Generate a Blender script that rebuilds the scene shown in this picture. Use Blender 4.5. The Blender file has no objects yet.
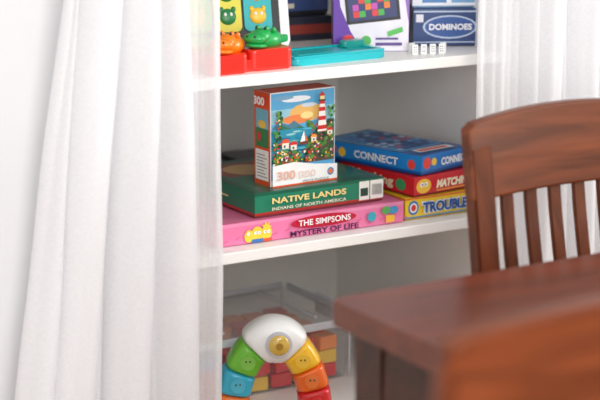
import bpy, bmesh, math, random
from mathutils import Vector, Matrix, noise
random.seed(7)
scene=bpy.context.scene
try:
    scene.view_settings.view_transform='Standard'
    scene.view_settings.look='None'
except Exception: pass
COL=scene.collection

# ------------------------------------------------------------------ materials
def lin(c):
    o=[]
    for v in c[:3]:
        v/=255.
        o.append(v/12.92 if v<=0.04045 else ((v+0.055)/1.055)**2.4)
    return (*o,1.)
_m={}
def mat(c,rough=.5,coat=0.,vary=.04,scale=30,bump=0.,name=None):
    key=(tuple(c),rough,coat,vary,scale,bump)
    if key in _m: return _m[key]
    m=bpy.data.materials.new(name or "mat_%02x%02x%02x"%tuple(int(v) for v in c[:3])); m.use_nodes=True
    nt=m.node_tree; b=nt.nodes['Principled BSDF']
    b.inputs['Roughness'].default_value=rough
    b.inputs['Coat Weight'].default_value=coat
    n=nt.nodes.new('ShaderNodeTexNoise'); n.inputs['Scale'].default_value=scale; n.inputs['Detail'].default_value=3
    tc=nt.nodes.new('ShaderNodeTexCoord'); nt.links.new(tc.outputs['Object'],n.inputs['Vector'])
    r=nt.nodes.new('ShaderNodeValToRGB'); L=lin(c)
    r.color_ramp.elements[0].position=.3; r.color_ramp.elements[1].position=.7
    r.color_ramp.elements[0].color=(*[x*(1-vary) for x in L[:3]],1)
    r.color_ramp.elements[1].color=(*[min(1,x*(1+vary)) for x in L[:3]],1)
    nt.links.new(n.outputs['Fac'],r.inputs['Fac']); nt.links.new(r.outputs['Color'],b.inputs['Base Color'])
    if bump>0:
        bp=nt.nodes.new('ShaderNodeBump'); bp.inputs['Strength'].default_value=bump; bp.inputs['Distance'].default_value=.002
        nt.links.new(n.outputs['Fac'],bp.inputs['Height']); nt.links.new(bp.outputs['Normal'],b.inputs['Normal'])
    _m[key]=m; return m

def wood_mat(name,c1,c2,rough=.28,coat=.3,axis='X'):
    m=bpy.data.materials.new(name); m.use_nodes=True; nt=m.node_tree; b=nt.nodes['Principled BSDF']
    tc=nt.nodes.new('ShaderNodeTexCoord'); mp=nt.nodes.new('ShaderNodeMapping')
    mp.inputs['Scale'].default_value={'X':(1.2,14,14),'Z':(14,14,1.2),'Y':(14,1.2,14)}[axis]
    nt.links.new(tc.outputs['Object'],mp.inputs['Vector'])
    n=nt.nodes.new('ShaderNodeTexNoise'); n.inputs['Scale'].default_value=2.2; n.inputs['Detail'].default_value=8; n.inputs['Distortion'].default_value=.8
    nt.links.new(mp.outputs['Vector'],n.inputs['Vector'])
    r=nt.nodes.new('ShaderNodeValToRGB'); r.color_ramp.elements[0].position=.32; r.color_ramp.elements[1].position=.68
    r.color_ramp.elements[0].color=lin(c1); r.color_ramp.elements[1].color=lin(c2)
    nt.links.new(n.outputs['Fac'],r.inputs['Fac']); nt.links.new(r.outputs['Color'],b.inputs['Base Color'])
    b.inputs['Roughness'].default_value=rough; b.inputs['Coat Weight'].default_value=coat; b.inputs['Coat Roughness'].default_value=.2
    b.inputs['Specular IOR Level'].default_value=.35; b.inputs['Specular Tint'].default_value=(1,.8,.6,1); b.inputs['Coat Tint'].default_value=(1,.9,.8,1)
    return m

def sheer_mat(name,alpha,c=(252,252,253)):
    m=bpy.data.materials.new(name); m.use_nodes=True; nt=m.node_tree
    for n in list(nt.nodes): nt.nodes.remove(n)
    o=nt.nodes.new('ShaderNodeOutputMaterial'); mx=nt.nodes.new('ShaderNodeMixShader'); t=nt.nodes.new('ShaderNodeBsdfTransparent')
    d=nt.nodes.new('ShaderNodeBsdfDiffuse'); tl=nt.nodes.new('ShaderNodeBsdfTranslucent'); m2=nt.nodes.new('ShaderNodeMixShader')
    d.inputs['Color'].default_value=lin(c); tl.inputs['Color'].default_value=lin(c); m2.inputs[0].default_value=.3
    nt.links.new(d.outputs[0],m2.inputs[1]); nt.links.new(tl.outputs[0],m2.inputs[2])
    tc=nt.nodes.new('ShaderNodeTexCoord'); mp=nt.nodes.new('ShaderNodeMapping'); mp.inputs['Scale'].default_value=(260,60,260)
    nz=nt.nodes.new('ShaderNodeTexNoise'); nz.inputs['Scale'].default_value=1.; nz.inputs['Detail'].default_value=3
    nt.links.new(tc.outputs['Object'],mp.inputs['Vector']); nt.links.new(mp.outputs['Vector'],nz.inputs['Vector'])
    mr=nt.nodes.new('ShaderNodeMapRange'); mr.inputs['From Min'].default_value=.3; mr.inputs['From Max'].default_value=.7
    mr.inputs['To Min'].default_value=alpha-.03; mr.inputs['To Max'].default_value=alpha+.03
    nt.links.new(nz.outputs['Fac'],mr.inputs['Value']); nt.links.new(mr.outputs['Result'],mx.inputs[0])
    nt.links.new(t.outputs[0],mx.inputs[1]); nt.links.new(m2.outputs[0],mx.inputs[2]); nt.links.new(mx.outputs[0],o.inputs['Surface'])
    return m

def clear_mat(name,c,fac=.35):
    m=bpy.data.materials.new(name); m.use_nodes=True; nt=m.node_tree
    for n in list(nt.nodes): nt.nodes.remove(n)
    o=nt.nodes.new('ShaderNodeOutputMaterial'); mx=nt.nodes.new('ShaderNodeMixShader'); t=nt.nodes.new('ShaderNodeBsdfTransparent')
    p=nt.nodes.new('ShaderNodeBsdfPrincipled'); p.inputs['Base Color'].default_value=lin(c); p.inputs['Roughness'].default_value=.18
    nz=nt.nodes.new('ShaderNodeTexNoise'); nz.inputs['Scale'].default_value=9
    mr=nt.nodes.new('ShaderNodeMapRange'); mr.inputs['To Min'].default_value=max(0,fac*.7); mr.inputs['To Max'].default_value=fac*1.3
    nt.links.new(nz.outputs['Fac'],mr.inputs['Value']); nt.links.new(mr.outputs['Result'],mx.inputs[0])
    nt.links.new(t.outputs[0],mx.inputs[1]); nt.links.new(p.outputs[0],mx.inputs[2]); nt.links.new(mx.outputs[0],o.inputs['Surface'])
    return m

# ------------------------------------------------------------------ mesh helpers
def empty(name,loc=(0,0,0),rz=0.,rx=0.):
    e=bpy.data.objects.new(name,None); COL.objects.link(e); e.location=loc; e.rotation_euler=(rx,0,rz); e.empty_display_size=.05; return e
def obj_from_bm(name,bm,mats,parent=None,smooth=False):
    me=bpy.data.meshes.new(name); bm.normal_update(); bm.to_mesh(me); bm.free()
    for m in (mats if isinstance(mats,(list,tuple)) else [mats]): me.materials.append(m)
    if smooth:
        for p in me.polygons: p.use_smooth=True
    o=bpy.data.objects.new(name,me); COL.objects.link(o)
    if parent: o.parent=parent
    return o
def bm_box(bm,lo,hi,mi=0):
    vs=[bm.verts.new((x,y,z)) for z in (lo[2],hi[2]) for y in (lo[1],hi[1]) for x in (lo[0],hi[0])]
    for idx in ((0,2,3,1),(4,5,7,6),(0,1,5,4),(2,6,7,3),(0,4,6,2),(1,3,7,5)):
        f=bm.faces.new([vs[i] for i in idx]); f.material_index=mi
    return vs
def box(name,lo,hi,m,parent=None,bev=.002,seg=2):
    bm=bmesh.new(); bm_box(bm,lo,hi)
    if bev>0: bmesh.ops.bevel(bm,geom=bm.edges[:],offset=bev,segments=seg,affect='EDGES',profile=.5)
    return obj_from_bm(name,bm,m,parent)
def rslab(name,lo,hi,rad,m,parent=None,bev=.003,seg=6):
    """slab with rounded vertical corners and soft top/bottom edges"""
    bm=bmesh.new(); pts=[]
    for cx,cy,a0 in ((hi[0]-rad,hi[1]-rad,0),(lo[0]+rad,hi[1]-rad,90),(lo[0]+rad,lo[1]+rad,180),(hi[0]-rad,lo[1]+rad,270)):
        for k in range(seg+1):
            a=math.radians(a0+90*k/seg); pts.append((cx+rad*math.cos(a),cy+rad*math.sin(a)))
    b=[bm.verts.new((x,y,lo[2])) for x,y in pts]; t=[bm.verts.new((x,y,hi[2])) for x,y in pts]
    fb=bm.faces.new(b[::-1]); ft=bm.faces.new(t)
    n=len(pts)
    for i in range(n): bm.faces.new((b[i],b[(i+1)%n],t[(i+1)%n],t[i]))
    if bev>0: bmesh.ops.bevel(bm,geom=list(set(fb.edges[:]+ft.edges[:])),offset=bev,segments=3,affect='EDGES',profile=.5)
    return obj_from_bm(name,bm,m,parent)
def ellipsoid(name,c,r,m,parent=None,rot=(0,0,0),seg=24):
    bm=bmesh.new(); bmesh.ops.create_uvsphere(bm,u_segments=seg,v_segments=seg//2,radius=1)
    for v in bm.verts: v.co=Vector((v.co.x*r[0],v.co.y*r[1],v.co.z*r[2]))
    o=obj_from_bm(name,bm,m,parent,True); o.location=c; o.rotation_euler=rot; return o
def cyl(name,c,r,h,m,parent=None,rot=(0,0,0),r2=None,seg=28,bev=.0):
    bm=bmesh.new(); bmesh.ops.create_cone(bm,cap_ends=True,segments=seg,radius1=r,radius2=r if r2 is None else r2,depth=h)
    if bev>0: bmesh.ops.bevel(bm,geom=[e for e in bm.edges if abs(e.verts[0].co.z-e.verts[1].co.z)<1e-6],offset=bev,segments=2,affect='EDGES')
    o=obj_from_bm(name,bm,m,parent); o.location=c; o.rotation_euler=rot; return o

# ------------------------------------------------------------------ printed art
def rect(c,u0,v0,u1,v1): return (c,[(u0,v0),(u1,v0),(u1,v1),(u0,v1)])
def ell(c,cu,cv,ru,rv,n=20,rot=0):
    r=math.radians(rot); P=[]
    for k in range(n):
        a=2*math.pi*k/n; x=ru*math.cos(a); y=rv*math.sin(a)
        P.append((cu+x*math.cos(r)-y*math.sin(r),cv+x*math.sin(r)+y*math.cos(r)))
    return (c,P)
def rrect(c,cu,cv,w,h,rot):
    r=math.radians(rot); P=[]
    for x,y in ((-w/2,-h/2),(w/2,-h/2),(w/2,h/2),(-w/2,h/2)):
        P.append((cu+x*math.cos(r)-y*math.sin(r),cv+x*math.sin(r)+y*math.cos(r)))
    return (c,P)
def burst(c,cu,cv,r1,r2,n=10):
    return (c,[(cu+(r1 if k%2 else r2)*math.cos(math.pi*k/n),cv+(r1 if k%2 else r2)*math.sin(math.pi*k/n)) for k in range(2*n)])
def art(name,frame,shapes,parent,rough=.35,step=.00012):
    o,ux,uy,n=[Vector(v) for v in frame]
    bm=bmesh.new(); mats=[]; idx={}
    for k,(c,P) in enumerate(shapes):
        c=tuple(c)
        if c not in idx: idx[c]=len(mats); mats.append(mat(c,rough,.2))
        off=n*(.0004+step*k)
        vs=[bm.verts.new(o+ux*u+uy*v+off) for u,v in P]
        f=bm.faces.new(vs); f.material_index=idx[c]
        f.normal_update()
        if f.normal.dot(n)<0: f.normal_flip()
    bmesh.ops.triangulate(bm,faces=bm.faces[:])
    return obj_from_bm(name,bm,mats,parent)
def text(s,frame,u,v,h,c,parent,width=None,layer=60,rot=0,bold=.0,shear=0.,align='CENTER'):
    cu=bpy.data.curves.new('txt_'+s.replace(' ','_').lower(),'FONT'); cu.body=s; cu.size=1; cu.align_x='CENTER'; cu.align_y='CENTER'; cu.offset=bold; cu.shear=shear; cu.resolution_u=3
    tmp=bpy.data.objects.new('tmp',cu); COL.objects.link(tmp); bpy.context.view_layer.update()
    me=bpy.data.meshes.new_from_object(tmp.evaluated_get(bpy.context.evaluated_depsgraph_get()))
    bpy.data.objects.remove(tmp)
    xs=[p.co.x for p in me.vertices]; ys=[p.co.y for p in me.vertices]
    w0=max(xs)-min(xs); h0=max(ys)-min(ys); mx=(max(xs)+min(xs))/2; my=(max(ys)+min(ys))/2
    sy=h/h0; sx=(width/w0) if width else sy
    o,ux,uy,n=[Vector(q) for q in frame]; r=math.radians(rot)
    for p in me.vertices:
        x=(p.co.x-mx)*sx; y=(p.co.y-my)*sy
        a=x*math.cos(r)-y*math.sin(r); b=x*math.sin(r)+y*math.cos(r)
        p.co=o+ux*(u+a)+uy*(v+b)+n*(.0004+.00012*layer)
    me.materials.clear(); me.materials.append(mat(c,.4,.1))
    ob=bpy.data.objects.new('lettering_'+s.replace(' ','_').lower(),me); COL.objects.link(ob); ob.parent=parent
    return ob
def faces(w,d,h):
    return dict(front=((0,0,0),(1,0,0),(0,0,1),(0,-1,0)),left=((0,d,0),(0,-1,0),(0,0,1),(-1,0,0)),top=((0,0,h),(1,0,0),(0,1,0),(0,0,1)),right=((w,0,0),(0,1,0),(0,0,1),(1,0,0)))
def game_box(name,loc,rz,w,d,h,c,cbase=None):
    e=empty(name,loc,math.radians(rz))
    box('lid',(0,0,.004),(w,d,h),mat(c,.4,.2),e,.0012)
    box('tray',(.0015,.0015,0),(w-.0015,d-.0015,.006),mat(cbase or [x*.8 for x in c],.5),e,.0005)
    return e,faces(w,d,h)

# ------------------------------------------------------------------ room shell
WALL=mat((226,227,229),.7,0,.02,4,.05,'wall_paint'); WHITE=mat((248,247,243),.45,.1,.02,12,.03,'cabinet_paint')
XL,XR,DEP=-.385,.372,.62
box('wall_left',(-3.2,0,0),(XL-.02,.12,2.5),WALL,None,0)
box('wall_right',(XR+.02,0,0),(3.2,.12,2.5),WALL,None,0)
fl=wood_mat('floor_wood',(150,110,80),(178,138,104),.4,.1,'X')
box('floor',(-3.2,-4.2,-.05),(3.2,.7,0),fl,None,0)
box('ceiling',(-3.2,-.6,2.5),(3.2,.7,2.55),WALL,None,0)
cab=empty('built_in_shelf_cabinet')
box('side_left',(XL-.02,0,0),(XL,DEP,2.5),WHITE,cab,.001)
box('side_right',(XR,0,0),(XR+.02,DEP,2.5),WHITE,cab,.001)
box('back_panel',(XL-.02,DEP,0),(XR+.02,DEP+.015,2.5),WHITE,cab,0)
for i,(z,t) in enumerate(((.27,.03),(.63,.022),(.963,.022),(1.33,.022),(1.72,.022),(2.1,.022))):
    box('shelf_%d'%(i+1),(XL,.0,z-t),(XR,DEP,z),WHITE,cab,.0025)
box('toe_panel',(XL,.03,0),(XR,.05,.24),WHITE,cab,.001)

# ------------------------------------------------------------------ curtains
def curtain(name,x0,x1,folds,m,ztop=2.35,zbot=.03,flare0=0.,flare1=0.,nx=420,nz=70,ybase=-.09,seed=0):
    bm=bmesh.new(); rows=[]
    for j in range(nz+1):
        z=zbot+(ztop-zbot)*j/nz; row=[]
        low=max(0,(1.2-z))
        a0=x0+flare0*low; a1=x1+flare1*low
        for i in range(nx+1):
            s=i/nx
            x=a0+(a1-a0)*s
            y=ybase
            for (amp,freq,ph,dr) in folds:
                wob=.35*math.sin(z*1.7+ph*2)+dr*(1.2-z)
                y+=amp*math.sin(2*math.pi*(freq*s)+ph+wob)
                x+=amp*.45*math.cos(2*math.pi*freq*s+ph*1.3+wob*1.2)
            y+=.012*noise.noise(Vector((x*9+seed,z*1.6,seed)))
            x+=.004*noise.noise(Vector((x*14,z*3+seed,1.7)))
            row.append(bm.verts.new((x,min(y,-.012),z)))
        rows.append(row)
    for j in range(nz):
        for i in range(nx): bm.faces.new((rows[j][i],rows[j][i+1],rows[j+1][i+1],rows[j+1][i]))
    return obj_from_bm(name,bm,m,None,True)
SHEER=sheer_mat('sheer_voile',.72)
SH2=sheer_mat('sheer_voile_gathered',.92,(246,246,248))
cl=empty('sheer_curtain')
o=curtain('gathered_panel',-.60,-.415,[(.034,2.6,.4,.5),(.015,5.7,1.9,-.7),(.005,12,.2,.9)],SH2,flare0=-.15,flare1=.0,ybase=-.115,seed=1); o.parent=cl
o=curtain('flat_panel',-.43,-.320,[(.008,1.6,1.0,.2),(.0025,5,.3,.5)],SHEER,flare0=0,flare1=-.002,ybase=-.085,seed=3,nx=120); o.parent=cl
o=curtain('side_hem',-.329,-.320,[(.002,1.,.5,.2)],SHEER,flare1=-.002,flare0=-.002,ybase=-.088,seed=3,nx=12); o.parent=cl
cr=empty('sheer_curtain')
o=curtain('flat_panel',.257,.355,[(.004,1.3,.5,.2),(.002,5,.1,.5)],SHEER,ybase=-.075,seed=5,nx=120); o.parent=cr
o=curtain('side_hem',.257,.267,[(.002,1.,.5,.2)],SHEER,ybase=-.079,seed=5,nx=12); o.parent=cr
o=curtain('gathered_panel',.345,.95,[(.024,6.,.9,.4),(.009,13,1.2,-.5),(.003,27,.2,.4)],SH2,ybase=-.09,seed=8,nx=700); o.parent=cr
rod=empty('curtain_rod'); cyl('rod',(0,-.09,2.37),.012,3.2,mat((90,88,86),.3),rod,(0,math.pi/2,0))
for sx in (-1.5,1.5):
    ellipsoid('finial',(sx*1.08,-.09,2.37),(.025,.025,.025),mat((90,88,86),.3),rod)
    box('bracket',(sx-.008,-.10,2.362),(sx+.008,.0,2.378),mat((90,88,86),.3),rod)

# ------------------------------------------------------------------ middle shelf games
Z=.63
# pink game
e,F=game_box('board_game_box',(-.262,.042,Z),-1.0,.422,.29,.044,(226,120,160),(200,90,135))
W=.422
sh=[rect((240,128,172),0,.002,W,.044),rect((242,150,188),0,.037,W,.043)]
for i in range(16): sh.append(rrect((226,104,154),.02+i*.027,.01+.004*(i%3),.012,.0025,20))
sh+=[ell((250,215,70),.088,.018,.013,.015),ell((250,215,70),.108,.019,.012,.013),ell((250,215,70),.070,.016,.010,.012)]
sh+=[burst((250,215,70),.108,.03,.006,.012,7),rect((60,120,190),.076,.002,.1,.009),rect((225,90,60),.1,.002,.12,.008)]
for x in (.084,.092,.104,.112,.068): sh.append(ell((250,250,250),x,.021,.0035,.0035,10)); sh.append(ell((20,20,20),x+.001,.021,.001,.001,6))
sh+=[ell((196,30,60),.235,.0285,.074,.0125),rect((196,30,60),.185,.02,.29,.033)]
sh+=[rect((250,190,60),.378,.006,.398,.02),ell((70,150,200),.395,.03,.012,.008),ell((90,170,90),.378,.031,.01,.008),ell((60,170,190),.345,.022,.010,.010)]
art('front_print',F['front'],sh,e)
text('THE SIMPSONS',F['front'],.235,.029,.012,(255,246,246),e,.118,bold=.02)
text('MYSTERY OF LIFE',F['front'],.235,.010,.011,(70,20,70),e,.155,bold=.03)
art('side_print',F['right'],[rect((226,120,160),0,.002,.29,.044)],e)

# green game
e,F=game_box('board_game_box',(-.172,.052,Z+.0455),1.0,.298,.30,.048,(22,92,68),(120,40,40))
W=.298
sh=[rect((34,128,98),0,.004,W,.048),rect((176,48,45),0,.004,W,.009),rect((20,96,72),0,.042,W,.0475)]
sh+=[rect((240,240,232),.240,.006,.264,.044),rect((40,70,56),.243,.014,.261,.030),rect((240,240,234),.266,.006,.297,.044)]
for i in range(9): sh.append(rect((60,60,60),.2705+i*.0026,.014,.2716+i*.0026,.036))
art('front_print',F['front'],sh,e)
text('NATIVE LANDS',F['front'],.120,.031,.0120,(240,214,140),e,.17,bold=.03)
text('INDIANS OF NORTH AMERICA',F['front'],.120,.0155,.0062,(240,232,210),e,.17,bold=.01)
art('side_print',F['left'],[rect((30,112,84),0,.004,.30,.048),rect((170,45,45),0,.004,.3,.009),rect((225,205,150),.06,.024,.20,.027)],e)
sh=[rect((24,86,66),.004,.004,W-.004,.296),rect((40,110,84),.02,.03,W-.02,.28),rect((150,70,48),.03,.15,W-.03,.27),ell((220,180,110),.1,.2,.05,.05),ell((60,120,150),.2,.2,.05,.04)]
art('top_print',F['top'],sh,e)

# jigsaw puzzle box standing on the green game
ZP=Z+.0455+.0485
e=empty('jigsaw_puzzle_box',(-.118,.0845,ZP),math.radians(3))
w,d,h=.152,.056,.184
box('carton',(0,0,0),(w,d,h),mat((240,240,238),.4,.2),e,.001)
F=faces(w,d,h); fr=F['front']
rr=random.Random(3); V0=.040
sh=[rect((92,170,214),.002,.012,w-.002,h-.002),rect((150,204,220),.002,.122,w-.002,.150),ell((240,190,110),.085,.140,.040,.018),ell((240,140,80),.062,.128,.035,.009),ell((255,225,150),.085,.134,.015,.007)]
sh+=[ell((235,240,246),.060,.168,.034,.006),ell((205,220,235),.09,.154,.018,.004),ell((120,170,200),.03,.172,.024,.004)]
sh+=[((80,130,150),[(.002,.112),(.02,.128),(.04,.118),(.055,.126),(.078,.110)]),((50,120,90),[(.002,.106),(.03,.118),(.05,.110),(.07,.114),(.09,.106)])]
sh+=[rect((48,148,178),.002,V0,w-.002,.110)]
for i in range(26): sh.append(ell(rr.choice([(90,190,205),(20,100,146),(160,215,220),(110,200,190)]),rr.uniform(.01,.10),rr.uniform(.06,.108),rr.uniform(.006,.016),.0016,8))
sh+=[((86,76,62),[(.074,V0),(.148,V0),(.148,.122),(.128,.118),(.108,.106),(.086,.075)])]
def blobs(n,u0,u1,v0,v1,cs,r0=.002,r1=.0055):
    for i in range(n): sh.append(ell(rr.choice(cs),rr.uniform(u0,u1),rr.uniform(v0,v1),rr.uniform(r0,r1),rr.uniform(r0,r1)*.8,7,rr.uniform(0,90)))
G=[(34,92,48),(50,118,52),(76,140,62),(26,76,50),(100,150,70)]
FLW=[(235,90,40),(215,40,45),(245,195,70),(220,60,60),(245,235,220),(140,60,130)]
blobs(70,.086,.146,.048,.122,G,.003,.007); blobs(60,.090,.146,.046,.118,FLW,.0014,.003)
blobs(70,.004,.095,.042,.068,G,.003,.007); blobs(80,.004,.10,.042,.070,FLW,.0014,.0034)
blobs(26,.004,.022,.06,.150,G,.003,.006); blobs(12,.004,.022,.07,.14,FLW,.0014,.003); blobs(18,.130,.146,.10,.15,G,.002,.005)
LU=.116
sh+=[((245,242,235),[(LU-.011,.100),(LU+.011,.100),(LU+.0055,.160),(LU-.0055,.160)])]
for k,(v,hw) in enumerate(((.104,.0104),(.122,.0088),(.140,.0070),(.154,.0060))): sh.append(rect((208,45,40),LU-hw,v,LU+hw,v+.008))
sh+=[rect((40,45,50),LU-.008,.160,LU+.008,.163),rect((250,225,140),LU-.005,.163,LU+.005,.170),((200,45,40),[(LU-.008,.170),(LU+.008,.170),(LU,.179)])]
for (u,v,s,c) in ((.022,.074,.8,(225,90,60)),(.042,.070,.7,(215,50,50)),(.090,.082,.6,(240,150,60)),(.128,.092,.6,(200,60,50))):
    sh+=[rect((240,230,210),u,v,u+.02*s,v+.014*s),(c,[(u-.003,v+.014*s),(u+.02*s+.003,v+.014*s),(u+.017*s,v+.024*s),(u+.003,v+.024*s)]),rect((60,80,110),u+.004,v+.002,u+.008,v+.009*s)]
sh+=[((250,250,250),[(.064,.084),(.076,.085),(.073,.106)]),((235,110,50),[(.077,.085),(.082,.085),(.0745,.102)]),((120,60,40),[(.061,.079),(.085,.079),(.081,.084),(.064,.084)])]
sh+=[((246,246,244),[(0,0),(w,0),(w,.032),(.10,.037),(.05,.046),(.0,.042)]),rect((230,90,40),.0,.0,w,.003),ell((60,140,190),.136,.018,.008,.008),ell((240,120,50),.136,.018,.005,.005)]
art('front_print',fr,sh,e,step=.00002)
text('300',fr,.030,.022,.018,(226,176,160),e,.042,layer=90,bold=.02); text('000',fr,.078,.020,.014,(232,205,195),e,.040,layer=90); text('PIECE PUZZLE',fr,.10,.006,.0045,(90,90,95),e,.06,layer=90)
sh=[rect((226,84,40),0,0,d,h),rect((120,186,205),.006,.085,d-.006,.15),rect((60,130,80),.006,.075,d-.006,.112),ell((240,200,80),.028,.12,.014,.008),ell((220,60,60),.018,.095,.006,.01),rect((245,242,236),.005,.010,d-.005,.070)]
for k in range(8): sh.append(rect((110,110,115),.010,.016+k*.0062,d-.010-(k%3)*.006,.0175+k*.0062))
art('side_print',F['left'],sh,e)
text('300',F['left'],.028,.167,.017,(255,255,255),e,.038,bold=.04)
art('top_print',F['top'],[rect((226,84,40),.002,.002,w-.002,d-.002)],e)

# right stack
e,F=game_box('board_game_box',(.168,.040,Z),0,.178,.30,.046,(243,208,48),(200,160,40)); W=.178
sh=[rect((246,210,44),0,.004,W,.046),rect((60,150,200),0,.004,W,.007),ell((40,120,190),.020,.025,.013,.015),ell((250,250,250),.020,.025,.009,.010),ell((220,60,50),.020,.025,.006,.007),rect((230,120,40),.0,.042,W,.046)]
art('front_print',F['front'],sh,e)
text('TROUBLE',F['front'],.094,.0245,.026,(245,250,255),e,.116,bold=.11,layer=40)
text('TROUBLE',F['front'],.094,.0245,.022,(24,84,160),e,.110,bold=.04)
sh=[rect((243,208,48),0,.004,.3,.046),rect((230,120,40),.0,.042,.3,.046)]+[ell(c,.04+i*.045,.022,.013,.010) for i,c in enumerate([(220,60,50),(60,150,90),(40,120,190),(220,60,50),(60,150,90)])]
art('side_print',F['left'],sh,e)
e,F=game_box('board_game_box',(.186,.036,Z+.0475),7,.162,.28,.040,(206,36,48),(150,20,35)); W=.162
sh=[rect((214,38,48),0,.004,W,.040),ell((250,200,60),.026,.02,.020,.015),ell((250,250,250),.021,.023,.005,.005,10),ell((250,250,250),.032,.023,.005,.005,10),ell((30,30,30),.022,.023,.002,.002,8),ell((30,30,30),.031,.023,.002,.002,8),rect((250,150,60),.06,.005,W,.009)]
art('front_print',F['front'],sh,e)
text('MATCHING',F['front'],.104,.022,.017,(255,244,210),e,.100,bold=.05,shear=.2)
sh=[rect((214,38,48),0,.004,.28,.040),rect((60,60,160),0,.004,.05,.04),ell((250,190,50),.08,.02,.02,.012),ell((60,160,100),.24,.02,.016,.012)]
art('side_print',F['left'],sh,e); text('Matching',F['left'],.16,.022,.024,(255,240,200),e,.13,bold=.04)
e,F=game_box('board_game_box',(.204,.038,Z+.0475+.0415),15,.150,.275,.040,(24,110,190),(20,70,140)); W=.150
sh=[rect((30,124,204),0,.003,W,.040),rect((20,84,160),0,.003,W,.008),ell((235,70,50),.018,.024,.012,.012),ell((250,205,60),.04,.024,.008,.008)]
art('front_print',F['front'],sh,e); text('CONNECT',F['front'],.097,.023,.016,(245,250,255),e,.085,bold=.04)
sh=[rect((34,136,212),0,.003,.275,.040),rect((20,84,160),0,.003,.275,.008),ell((235,70,50),.03,.023,.014,.012),ell((250,205,60),.06,.02,.010,.010),ell((235,70,50),.25,.02,.010,.010)]
art('side_print',F['left'],sh,e); text('CONNECT',F['left'],.16,.023,.016,(245,250,255),e,.12,bold=.03)
sh=[rect((22,92,164),.002,.002,W-.002,.273),rect((90,180,225),.008,.06,W-.008,.262),rect((30,110,190),.014,.066,W-.014,.256)]
for i in range(6):
    for j in range(9):
        sh.append(ell(rr.choice([(235,70,50),(220,235,245),(110,190,235),(16,60,120),(16,60,120),(70,160,220),(180,215,240)]),.025+i*.020,.078+j*.0205,.0078,.0074,12))
sh.append(((240,245,250),[(.02,.02),(.12,.012),(.125,.04),(.025,.048)]))
sh.append(((235,70,50),[(.03,.026),(.11,.02),(.112,.034),(.032,.042)]))
art('top_print',F['top'],sh,e,step=.00004)
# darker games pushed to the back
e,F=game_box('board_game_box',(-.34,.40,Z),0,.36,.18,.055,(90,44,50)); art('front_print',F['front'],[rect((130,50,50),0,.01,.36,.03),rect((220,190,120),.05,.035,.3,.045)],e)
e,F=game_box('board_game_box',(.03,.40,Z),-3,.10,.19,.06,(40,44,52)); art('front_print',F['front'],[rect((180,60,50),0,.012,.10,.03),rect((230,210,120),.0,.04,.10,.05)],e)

# ------------------------------------------------------------------ top shelf toys
Z=.963
RED=mat((232,44,30),.3,.4); GRN=mat((24,170,80),.3,.4); ORG=mat((252,132,18),.3,.4); BLK=mat((24,24,26),.35,.2); WHT=mat((245,245,243),.35,.2)
toy=empty('hungry_hippo_game',(-.278,.028,Z),math.radians(2))
rslab('base',(0,0,.0),(.185,.16,.022),.02,RED,toy,.004)
rslab('left_dock',(.0,-.012,.0),(.078,.06,.036),.012,RED,toy,.005)
rslab('right_dock',(.088,-.004,.0),(.18,.06,.040),.012,RED,toy,.005)
rslab('arena',(.02,.07,.022),(.165,.155,.026),.02,mat((235,80,60),.3),toy,.001)
def hippo(px,py,pz,m,rz,s=1.):
    g=empty('hippo_%d'%int(px*1000),(px,py,pz),math.radians(rz)); g.parent=toy; g.scale=(s,s,s)
    ellipsoid('body',(0,0,.010),(.021,.028,.016),m,g); ellipsoid('head',(0,-.025,.018),(.017,.020,.011),m,g,(.25,0,0))
    ellipsoid('snout',(0,-.042,.016),(.019,.013,.009),m,g); ellipsoid('jaw',(0,-.036,.004),(.016,.020,.005),m,g,(-.12,0,0))
    for sx in (-1,1):
        ellipsoid('eye',(sx*.008,-.018,.029),(.0045,.0045,.005),m,g,seg=12); ellipsoid('pupil',(sx*.008,-.0225,.030),(.0022,.002,.0025),BLK,g,seg=10)
        ellipsoid('ear',(sx*.014,-.006,.026),(.004,.003,.005),m,g,seg=10); ellipsoid('nostril',(sx*.007,-.053,.020),(.002,.002,.002),BLK,g,seg=8)
    box('lever',(-.006,.02,.0),(.006,.055,.012),m,g,.003)
hippo(.066,.035,.036,ORG,-50,1.2); hippo(.150,.038,.040,GRN,-62,1.2)
for k in range(6): ellipsoid('marble_%d'%k,(.035+.02*k,.12+.006*(k%2),.032),(.006,.006,.006),mat((250,200,50),.2),toy,seg=12)
# pink toy bucket seen through the sheer
pk=empty('pink_toy_bucket',(-.335,.10,Z)); cyl('bucket',(0,0,.035),.030,.07,mat((236,120,130),.4,.2),pk,r2=.038,bev=.002); cyl('rim',(0,0,.071),.040,.006,mat((240,150,160),.4,.2),pk,bev=.002)

tr=empty('toy_tray',(-.092,.040,Z),math.radians(3))
TEAL=mat((6,182,190),.35,.3)
rslab('plate',(0,0,0),(.222,.108,.014),.018,TEAL,tr,.004)
rslab('rim_front',(.004,.003,.013),(.218,.012,.018),.004,TEAL,tr,.002)
rslab('rim_back',(.004,.096,.013),(.218,.105,.018),.004,TEAL,tr,.002)
rslab('rim_left',(.004,.012,.013),(.014,.096,.018),.004,TEAL,tr,.002)
rslab('rim_right',(.208,.012,.013),(.218,.096,.018),.004,TEAL,tr,.002)
rslab('handle',(.165,.070,.014),(.222,.092,.028),.010,mat((15,150,140),.35,.3),tr,.004)
rslab('pad',(.03,.03,.014),(.15,.085,.0165),.01,mat((30,192,196),.35,.3),tr,.001)

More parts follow.
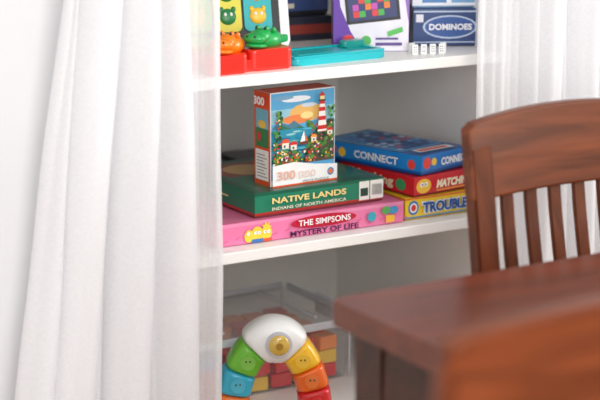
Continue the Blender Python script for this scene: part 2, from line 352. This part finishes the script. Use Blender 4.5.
# electronic animal tablet
tab=empty('animal_sound_toy',(-.235,.240,Z+.001),math.radians(-14),math.radians(-14))
def upslab(name,x0,x1,z0,z1,y0,y1,r,m,p,bev=.003):
    o=rslab(name,(x0,z0,y0),(x1,z1,y1),r,m,p,bev); o.rotation_euler=(math.pi/2,0,0); return o   # local (x,z,-y)
upslab('case',0,.205,0,.16,0,.022,.02,BLK,tab)
upslab('handle',.185,.225,.01,.15,.004,.018,.015,WHT,tab)
for i,(c,ac) in enumerate([((120,190,60),(250,210,70)),((225,215,60),(60,140,60)),((30,180,185),(240,140,50))]):
    x=.010+i*.061
    upslab('panel_%d'%i,x,x+.056,.045,.15,.021,.027,.01,mat(c,.35,.2),tab,.002)
    upslab('key_%d'%i,x+.004,x+.052,.008,.038,.021,.029,.008,mat([(120,190,60),(235,205,50),(40,170,190)][i],.35,.2),tab,.002)
    for j,(uu,vv) in enumerate(((.028,.120),(.028,.075))):
        am=mat(ac if j==0 else [(230,200,60),(40,130,70),(250,200,60)][i],.35)
        ellipsoid('animal_%d_%d'%(i,j),(x+uu,-.027,vv),(.017,.006,.016),am,tab)
        for sx in (-1,1):
            ellipsoid('animal_eye',(x+uu+sx*.006,-.032,vv+.004),(.003,.002,.004),WHT,tab,seg=10)
            ellipsoid('animal_ear',(x+uu+sx*.012,-.027,vv+.014),(.005,.004,.006),am,tab,seg=10)

# purple / white game carton facing the room
e=empty('block_puzzle_game_box',(.080,.174,Z),math.radians(-29)); w,d,h=.152,.06,.27
box('carton',(0,0,0),(w,d,h),mat((100,56,156),.4,.2),e,.001); F=faces(w,d,h); fr=F['front']
sh=[rect((238,234,244),.001,.001,w-.001,h-.001),((104,54,170),[(.0,.0),(.06,.0),(.035,.04),(.014,.09),(.004,.2),(.0,.2)]),((150,110,190),[(w,.05),(w,.2),(w-.014,.14)]),rect((120,80,170),.0,.2,w,h)]
sh+=[rrect((26,26,34),.078,.090,.108,.062,6),rrect((50,60,110),.078,.090,.096,.050,6)]
for i in range(6):
    for j in range(3):
        c=[(230,60,60),(250,200,50),(70,180,80),(245,130,40),(60,140,220),(200,80,180)][(i*2+j*5)%6]
        if (i+j)%3!=2: sh.append(rrect(c,.046+i*.0125-(j*.0015),.074+j*.0135+i*.0013,.0118,.0125,6))
sh+=[ell((230,50,60),.030,.022,.012,.012),ell((80,180,80),.066,.022,.010,.010),ell((250,160,40),.125,.14,.016,.016),rect((90,60,140),.085,.012,.138,.018),rect((90,60,140),.085,.024,.13,.028),((90,190,90),[(.11,.03),(.14,.04),(.138,.05),(.108,.04)])]
art('front_print',fr,sh,e); art('side_print',F['left'],[rect((86,44,140),0,0,d,h),rect((230,220,240),.02,.03,.04,.18)],e)
text('GRAVITY',fr,.07,.225,.02,(250,250,255),e,.11,bold=.03)

# dominoes and box above
e,F=game_box('dominoes_box',(.258,.150,Z),-27,.150,.085,.078,(28,58,110),(20,40,80)); W=.15
sh=[rect((28,62,120),0,.004,W,.078),rect((200,215,235),.0,.070,W,.073),rect((200,215,235),.0,.008,W,.010),ell((200,213,232),.075,.040,.056,.024),ell((44,88,158),.075,.040,.052,.021),rect((235,235,240),.005,.05,.02,.066)]
art('front_print',F['front'],sh,e); text('DOMINOES',F['front'],.075,.041,.013,(245,245,250),e,.088,bold=.04)
e,F=game_box('card_game_box',(.258,.155,Z+.079),-27,.150,.08,.05,(232,238,244),(120,160,200))
art('front_print',F['front'],[rect((238,242,248),0,.004,.15,.05),rect((70,130,190),.02,.010,.07,.026),rect((120,170,215),.08,.01,.14,.02)],e); text('FROZEN',F['front'],.10,.032,.014,(40,90,160),e,.06,bold=.03)
dm=empty('domino_tiles',(.19,.055,Z))
for k,(x,y,r,st) in enumerate(((0,0,-25,0),(.018,-.004,-30,0),(.036,-.010,-20,0),(.054,-.014,-40,0),(.010,.020,10,0),(.066,-.002,-30,0))):
    g=empty('tile_%d'%k,(x,y,0),math.radians(r)); g.parent=dm
    box('block',(0,0,0),(.012,.007,.020),WHT,g,.001)
    for zz in (.006,.015):
        for xx in (.004,.008): cyl('pip',(xx,-.0002,zz),.0011,.0006,BLK,g,(math.pi/2,0,0),seg=8)
    box('divider',(.002,-.0004,.0102),(.010,.0,.0108),BLK,g,0)
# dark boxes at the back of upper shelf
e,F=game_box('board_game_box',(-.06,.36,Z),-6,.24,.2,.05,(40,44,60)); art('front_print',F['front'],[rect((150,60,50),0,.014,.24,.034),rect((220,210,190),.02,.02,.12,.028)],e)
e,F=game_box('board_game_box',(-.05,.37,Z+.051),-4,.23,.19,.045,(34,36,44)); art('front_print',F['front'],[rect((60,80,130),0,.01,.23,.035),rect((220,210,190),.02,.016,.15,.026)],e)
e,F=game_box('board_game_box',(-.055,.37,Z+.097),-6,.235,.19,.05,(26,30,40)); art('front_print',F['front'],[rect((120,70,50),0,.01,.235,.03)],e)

# ------------------------------------------------------------------ bottom compartment
Z=.27
CLR=clear_mat('clear_plastic',(236,240,244),.06); LID=clear_mat('lid_plastic',(240,242,244),.24)
bn=empty('storage_bin',(-.248,.162,Z),math.radians(1))
def tub(name,w,d,h,t,taper,m,p):
    bm=bmesh.new()
    def ring(x0,y0,x1,y1,z,r=.02,seg=5):
        P=[]
        for cx,cy,a0 in ((x1-r,y1-r,0),(x0+r,y1-r,90),(x0+r,y0+r,180),(x1-r,y0+r,270)):
            for k in range(seg+1):
                a=math.radians(a0+90*k/seg); P.append(bm.verts.new((cx+r*math.cos(a),cy+r*math.sin(a),z)))
        return P
    rs=[ring(taper,taper,w-taper,d-taper,0),ring(0,0,w,d,h),ring(-.006,-.006,w+.006,d+.006,h),ring(-.006,-.006,w+.006,d+.006,h-.006),]
    inner=[ring(t,t,w-t,d-t,h),ring(taper+t,taper+t,w-taper-t,d-taper-t,t)]
    n=len(rs[0])
    def br(a,b):
        for i in range(n): bm.faces.new((a[i],a[(i+1)%n],b[(i+1)%n],b[i]))
    bm.faces.new(rs[0][::-1]); br(rs[0],rs[1]); br(rs[3],rs[2]); br(rs[2],inner[0]); br(inner[0],inner[1]); bm.faces.new(inner[1])
    return obj_from_bm(name,bm,m,p)
tub('tub',.385,.29,.125,.002,.014,CLR,bn)
rslab('lid',(-.009,-.009,.126),(.394,.299,.134),.022,LID,bn,.003)
RIMM=clear_mat('rim_plastic',(225,230,236),.7)
for nm,lo,hi in (('lid_rim_front',(.0,-.011,.120),(.385,-.006,.137)),('lid_rim_back',(.0,.296,.120),(.385,.301,.137)),('lid_rim_left',(-.012,.0,.120),(-.007,.29,.137)),('lid_rim_right',(.391,.0,.120),(.396,.29,.137))): box(nm,lo,hi,RIMM,bn,.002)
for nm,x in (('rib_left',.08),('rib_right',.30)): box(nm,(x,.03,.134),(x+.006,.26,.139),RIMM,bn,.001)
for nm,x,y in (('corner_fl',.008,.006),('corner_fr',.371,.006),('corner_bl',.008,.278),('corner_br',.371,.278)): box(nm,(x,y,.004),(x+.004,y+.004,.12),RIMM,bn,.001)
for sx in (-.014,.396): box('latch',(sx,.11,.095),(sx+.008,.18,.14),mat((205,210,216),.3),bn,.003)
rr=random.Random(11); cols=[(232,34,34),(238,60,70),(40,150,80),(232,34,44),(244,200,50),(224,34,36),(24,110,190),(232,44,40),(248,140,50)]
toys=empty('toy_blocks'); toys.parent=bn
k=0
for lay in range(3):
    for ix in range(6):
        for iy in range(5):
            if lay==2 and rr.random()<.30: continue
            x=.050+ix*.056+rr.uniform(-.004,.004); y=.040+iy*.050+rr.uniform(-.004,.004); z=.003+lay*.031
            g=box('block_%d'%k,(-.023,-.018,0),(.023,.018,.029),mat(rr.choice(cols),.4,.2),toys,.003); g.location=(x,y,z); g.rotation_euler=(0,0,rr.uniform(-.15,.15)); k+=1
# rainbow arch toy
ar=empty('rainbow_arch_toy',(-.126,.062,Z),math.radians(-24))
A,B=.083,.156
def arch_seg(name,t0,t1,m,rad=.033,dep=.037,bulge=0.,steps=14):
    bm=bmesh.new(); rings=[]
    for i in range(steps+1):
        s=i/steps; t=math.radians(t0+(t1-t0)*s)
        c=Vector((A*math.cos(t),0,B*math.sin(t))); nrm=Vector((math.cos(t)/A,0,math.sin(t)/B)).normalized()
        endk=min(1,min(s,1-s)*steps/1.6); k=.88+.12*math.sqrt(endk)
        rr_=rad*(1+bulge*math.sin(math.pi*s))*k; dd=dep*(1+bulge*.5*math.sin(math.pi*s))*k
        ring=[]
        for j in range(24):
            a=2*math.pi*j/24; ca,sa=math.cos(a),math.sin(a)
            u=math.copysign(abs(ca)**.6,ca)*rr_; v=math.copysign(abs(sa)**.6,sa)*dd
            p=c+nrm*u+Vector((0,v,0)); p.z=max(p.z,0.0); ring.append(bm.verts.new(p))
        rings.append(ring)
    for i in range(steps):
        for j in range(24): bm.faces.new((rings[i][j],rings[i][(j+1)%24],rings[i+1][(j+1)%24],rings[i+1][j]))
    bm.faces.new(rings[0][::-1]); bm.faces.new(rings[-1])
    bmesh.ops.recalc_face_normals(bm,faces=bm.faces[:])
    return obj_from_bm(name,bm,m,ar,True)
segs=[(0,20,(222,36,40)),(21,38,(245,110,28)),(39,60,(250,195,40)),(118,142,(110,190,50)),(143,161,(50,175,205)),(162,180,(245,120,40))]
for i,(a,b,c) in enumerate(segs):
    arch_seg('segment_%d'%i,a,b,mat(c,.3,.4)); t=math.radians((a+b)/2)
    cx,cz=A*math.cos(t),B*math.sin(t)
    cyl('button_%d'%i,(cx,-.0375,cz),.015,.004,mat([min(255,v*.85+35) for v in c],.3,.3),ar,(math.pi/2,0,0),bev=.001)
    for sx in (-1,1): ellipsoid('button_eye',(cx+sx*.004,-.040,cz+.003),(.0016,.001,.0022),BLK,ar,seg=8)
arch_seg('white_hood',61,117,WHT,.039,.041,.17,24)
LZ=B+.001
cyl('lens_ring',(.006,-.046,LZ),.026,.012,mat((205,205,210),.3,.3),ar,(math.pi/2,0,0),bev=.002)
ellipsoid('lens',(.006,-.051,LZ),(.021,.008,.021),mat((215,180,80),.12,.8),ar)
cyl('speaker',(.006,-.0595,LZ),.007,.002,mat((170,130,50),.3),ar,(math.pi/2,0,0))
# dark basket
bk=empty('dark_storage_basket',(.222,.17,Z))
tub('basket_body',.14,.10,.10,.003,.008,mat((32,32,36),.5),bk)
for z in (.02,.04,.06,.08): box('rib',(-.002,-.004,z),(.142,-.0,z+.006),mat((22,22,25),.5),bk,.001)
box('papers',(.02,.015,.02),(.12,.085,.09),mat((90,90,95),.6),bk,.003)

# ------------------------------------------------------------------ table
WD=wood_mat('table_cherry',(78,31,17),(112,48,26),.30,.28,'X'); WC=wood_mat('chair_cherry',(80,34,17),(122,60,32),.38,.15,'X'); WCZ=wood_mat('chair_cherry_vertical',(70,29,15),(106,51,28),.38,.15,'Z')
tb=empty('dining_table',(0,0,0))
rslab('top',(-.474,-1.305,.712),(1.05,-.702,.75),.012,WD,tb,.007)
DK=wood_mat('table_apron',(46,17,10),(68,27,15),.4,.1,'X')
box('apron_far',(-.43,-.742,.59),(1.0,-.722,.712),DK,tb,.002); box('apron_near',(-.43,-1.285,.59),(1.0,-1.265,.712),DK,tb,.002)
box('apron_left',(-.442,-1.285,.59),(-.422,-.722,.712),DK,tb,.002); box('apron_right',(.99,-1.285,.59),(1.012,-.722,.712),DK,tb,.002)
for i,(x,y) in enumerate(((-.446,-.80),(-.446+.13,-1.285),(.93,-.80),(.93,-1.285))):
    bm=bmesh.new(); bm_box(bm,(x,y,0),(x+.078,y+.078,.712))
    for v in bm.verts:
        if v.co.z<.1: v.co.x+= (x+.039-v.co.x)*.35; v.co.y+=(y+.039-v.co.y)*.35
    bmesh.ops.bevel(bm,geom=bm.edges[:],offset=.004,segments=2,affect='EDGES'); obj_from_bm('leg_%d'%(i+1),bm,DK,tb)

# ------------------------------------------------------------------ chairs (local: back at y=0, seat toward -y, width centred on x)
def sweep_quad(name,pts,w,t,m,p,bev=.004):
    bm=bmesh.new(); rings=[]
    for (x,y,z) in pts:
        rings.append([bm.verts.new((x+sx*w/2,y+sy*t/2,z)) for sx,sy in ((-1,-1),(1,-1),(1,1),(-1,1))])
    for a,b in zip(rings,rings[1:]):
        for i in range(4): bm.faces.new((a[i],a[(i+1)%4],b[(i+1)%4],b[i]))
    bm.faces.new(rings[0][::-1]); bm.faces.new(rings[-1])
    bmesh.ops.bevel(bm,geom=[e for e in bm.edges],offset=bev,segments=2,affect='EDGES')
    return obj_from_bm(name,bm,m,p)
def chair(loc,rz):
    c=empty('dining_chair',loc,math.radians(rz)); HW=.215
    yb=lambda z:.0 if z<.45 else .075*((z-.45)/.5)**1.1
    cv=lambda x:.014*(1-(x/HW)**2)
    for sx in (-1,1):
        pts=[(sx*(HW-.02),.03,0)]+[(sx*(HW-.02),yb(z),z) for z in (.2,.45,.55,.65,.75,.85,.90)]
        sweep_quad('back_post_%s'%('l' if sx<0 else 'r'),pts,.044,.030,WCZ,c)
        sweep_quad('front_leg_%s'%('l' if sx<0 else 'r'),[(sx*(HW-.03),-.40,0),(sx*(HW-.03),-.40,.43)],.040,.040,WCZ,c)
        box('side_rail_%d'%sx,(sx*(HW-.03)-.011,-.39,.37),(sx*(HW-.03)+.011,.0,.43),WC,c,.002)
        box('side_stretcher_%d'%sx,(sx*(HW-.03)-.009,-.39,.16),(sx*(HW-.03)+.009,.01,.185),WC,c,.002)
    bm=bmesh.new(); N=28; R=[]
    for i in range(N+1):
        x=-HW-.004+(2*HW+.008)*i/N; s=x/HW
        top=.936+.018*(1-s*s) - (.008*max(0,(abs(s)-.95)/.07)**2)
        bot=.810+.005*(1-s*s)
        yo=cv(x)
        R.append([bm.verts.new((x,yb(z)+yo+dy,z)) for z,dy in ((bot,-.013),(bot,.013),((bot+top)/2,.014),(top,.012),(top,-.012),((bot+top)/2,-.014))])
    for a,b in zip(R,R[1:]):
        for k in range(6): bm.faces.new((a[k],a[(k+1)%6],b[(k+1)%6],b[k]))
    bm.faces.new(R[0][::-1]); bm.faces.new(R[-1]); bmesh.ops.recalc_face_normals(bm,faces=bm.faces[:])
    o=obj_from_bm('crest_rail',bm,WC,c,True); md=o.modifiers.new('b','BEVEL'); md.width=.005; md.segments=3; md.limit_method='ANGLE'
    for p in o.data.polygons: p.use_smooth=False
    box('lower_rail',(-HW+.035,.012,.53),(HW-.035,.034,.60),WC,c,.004)
    n=6; x0=-HW+.042; gap=.0275; sw=(2*HW-.084-gap*(n+1))/n
    for i in range(n):
        x=x0+gap*(i+1)+sw*(i+.5)
        sweep_quad('slat_%d'%(i+1),[(x,yb(z)+cv(x)*min(1,(z-.55)/.2)+.004,z) for z in (.59,.65,.71,.77,.83)],sw,.009,WCZ,c,.002)
    bm=bmesh.new(); N=16; T=[];Bq=[]
    for j in range(N+1):
        v=j/N; y=-.43+.455*v; hw=HW+.012-.02*v; rt=[];rb=[]
        for i in range(N+1):
            u=i/N*2-1; z=.455-.010*(1-u*u)*math.sin(math.pi*v)
            rt.append(bm.verts.new((hw*u,y,z))); rb.append(bm.verts.new((hw*u,y,.43)))
        T.append(rt);Bq.append(rb)
    for j in range(N):
        for i in range(N):
            bm.faces.new((T[j][i],T[j][i+1],T[j+1][i+1],T[j+1][i])); bm.faces.new((Bq[j][i],Bq[j+1][i],Bq[j+1][i+1],Bq[j][i+1]))
    for i in range(N):
        bm.faces.new((T[0][i],Bq[0][i],Bq[0][i+1],T[0][i+1])); bm.faces.new((T[N][i],T[N][i+1],Bq[N][i+1],Bq[N][i]))
        bm.faces.new((T[i][0],T[i+1][0],Bq[i+1][0],Bq[i][0])); bm.faces.new((T[i][N],Bq[i][N],Bq[i+1][N],T[i+1][N]))
    obj_from_bm('seat',bm,WC,c)
    return c
chair((.134,-.565,0),0)
chair((-.572,-1.352,0),180)

# ------------------------------------------------------------------ light
w=bpy.data.worlds.new('World'); scene.world=w; w.use_nodes=True
nt=w.node_tree; bg=nt.nodes['Background']; bg.inputs['Color'].default_value=(.985,.99,1,1); bg.inputs['Strength'].default_value=1.12
def area(name,loc,tgt,size,power,col=(1,1,1)):
    l=bpy.data.lights.new(name,'AREA'); l.energy=power; l.size=size; l.color=col
    o=bpy.data.objects.new(name,l); COL.objects.link(o); o.location=loc
    o.rotation_euler=(Vector(tgt)-Vector(loc)).to_track_quat('-Z','Y').to_euler(); return o
area('window_light',(-1.0,-3.3,1.6),(.05,.3,.65),1.6,60,(1,.985,.96))
area('side_window_light',(2.6,-1.6,1.7),(.2,-.2,.8),1.4,50,(1,.99,.97))

# ------------------------------------------------------------------ camera
cam=bpy.data.cameras.new('Camera'); co=bpy.data.objects.new('Camera',cam); COL.objects.link(co); scene.camera=co
co.location=(-1.77151,-2.77854,1.46224)
co.rotation_euler=(math.radians(90-13),0,math.radians(-31))
cam.sensor_width=36; cam.lens=105; cam.clip_start=.05
cam.dof.use_dof=True; cam.dof.focus_distance=3.3; cam.dof.aperture_fstop=2.7
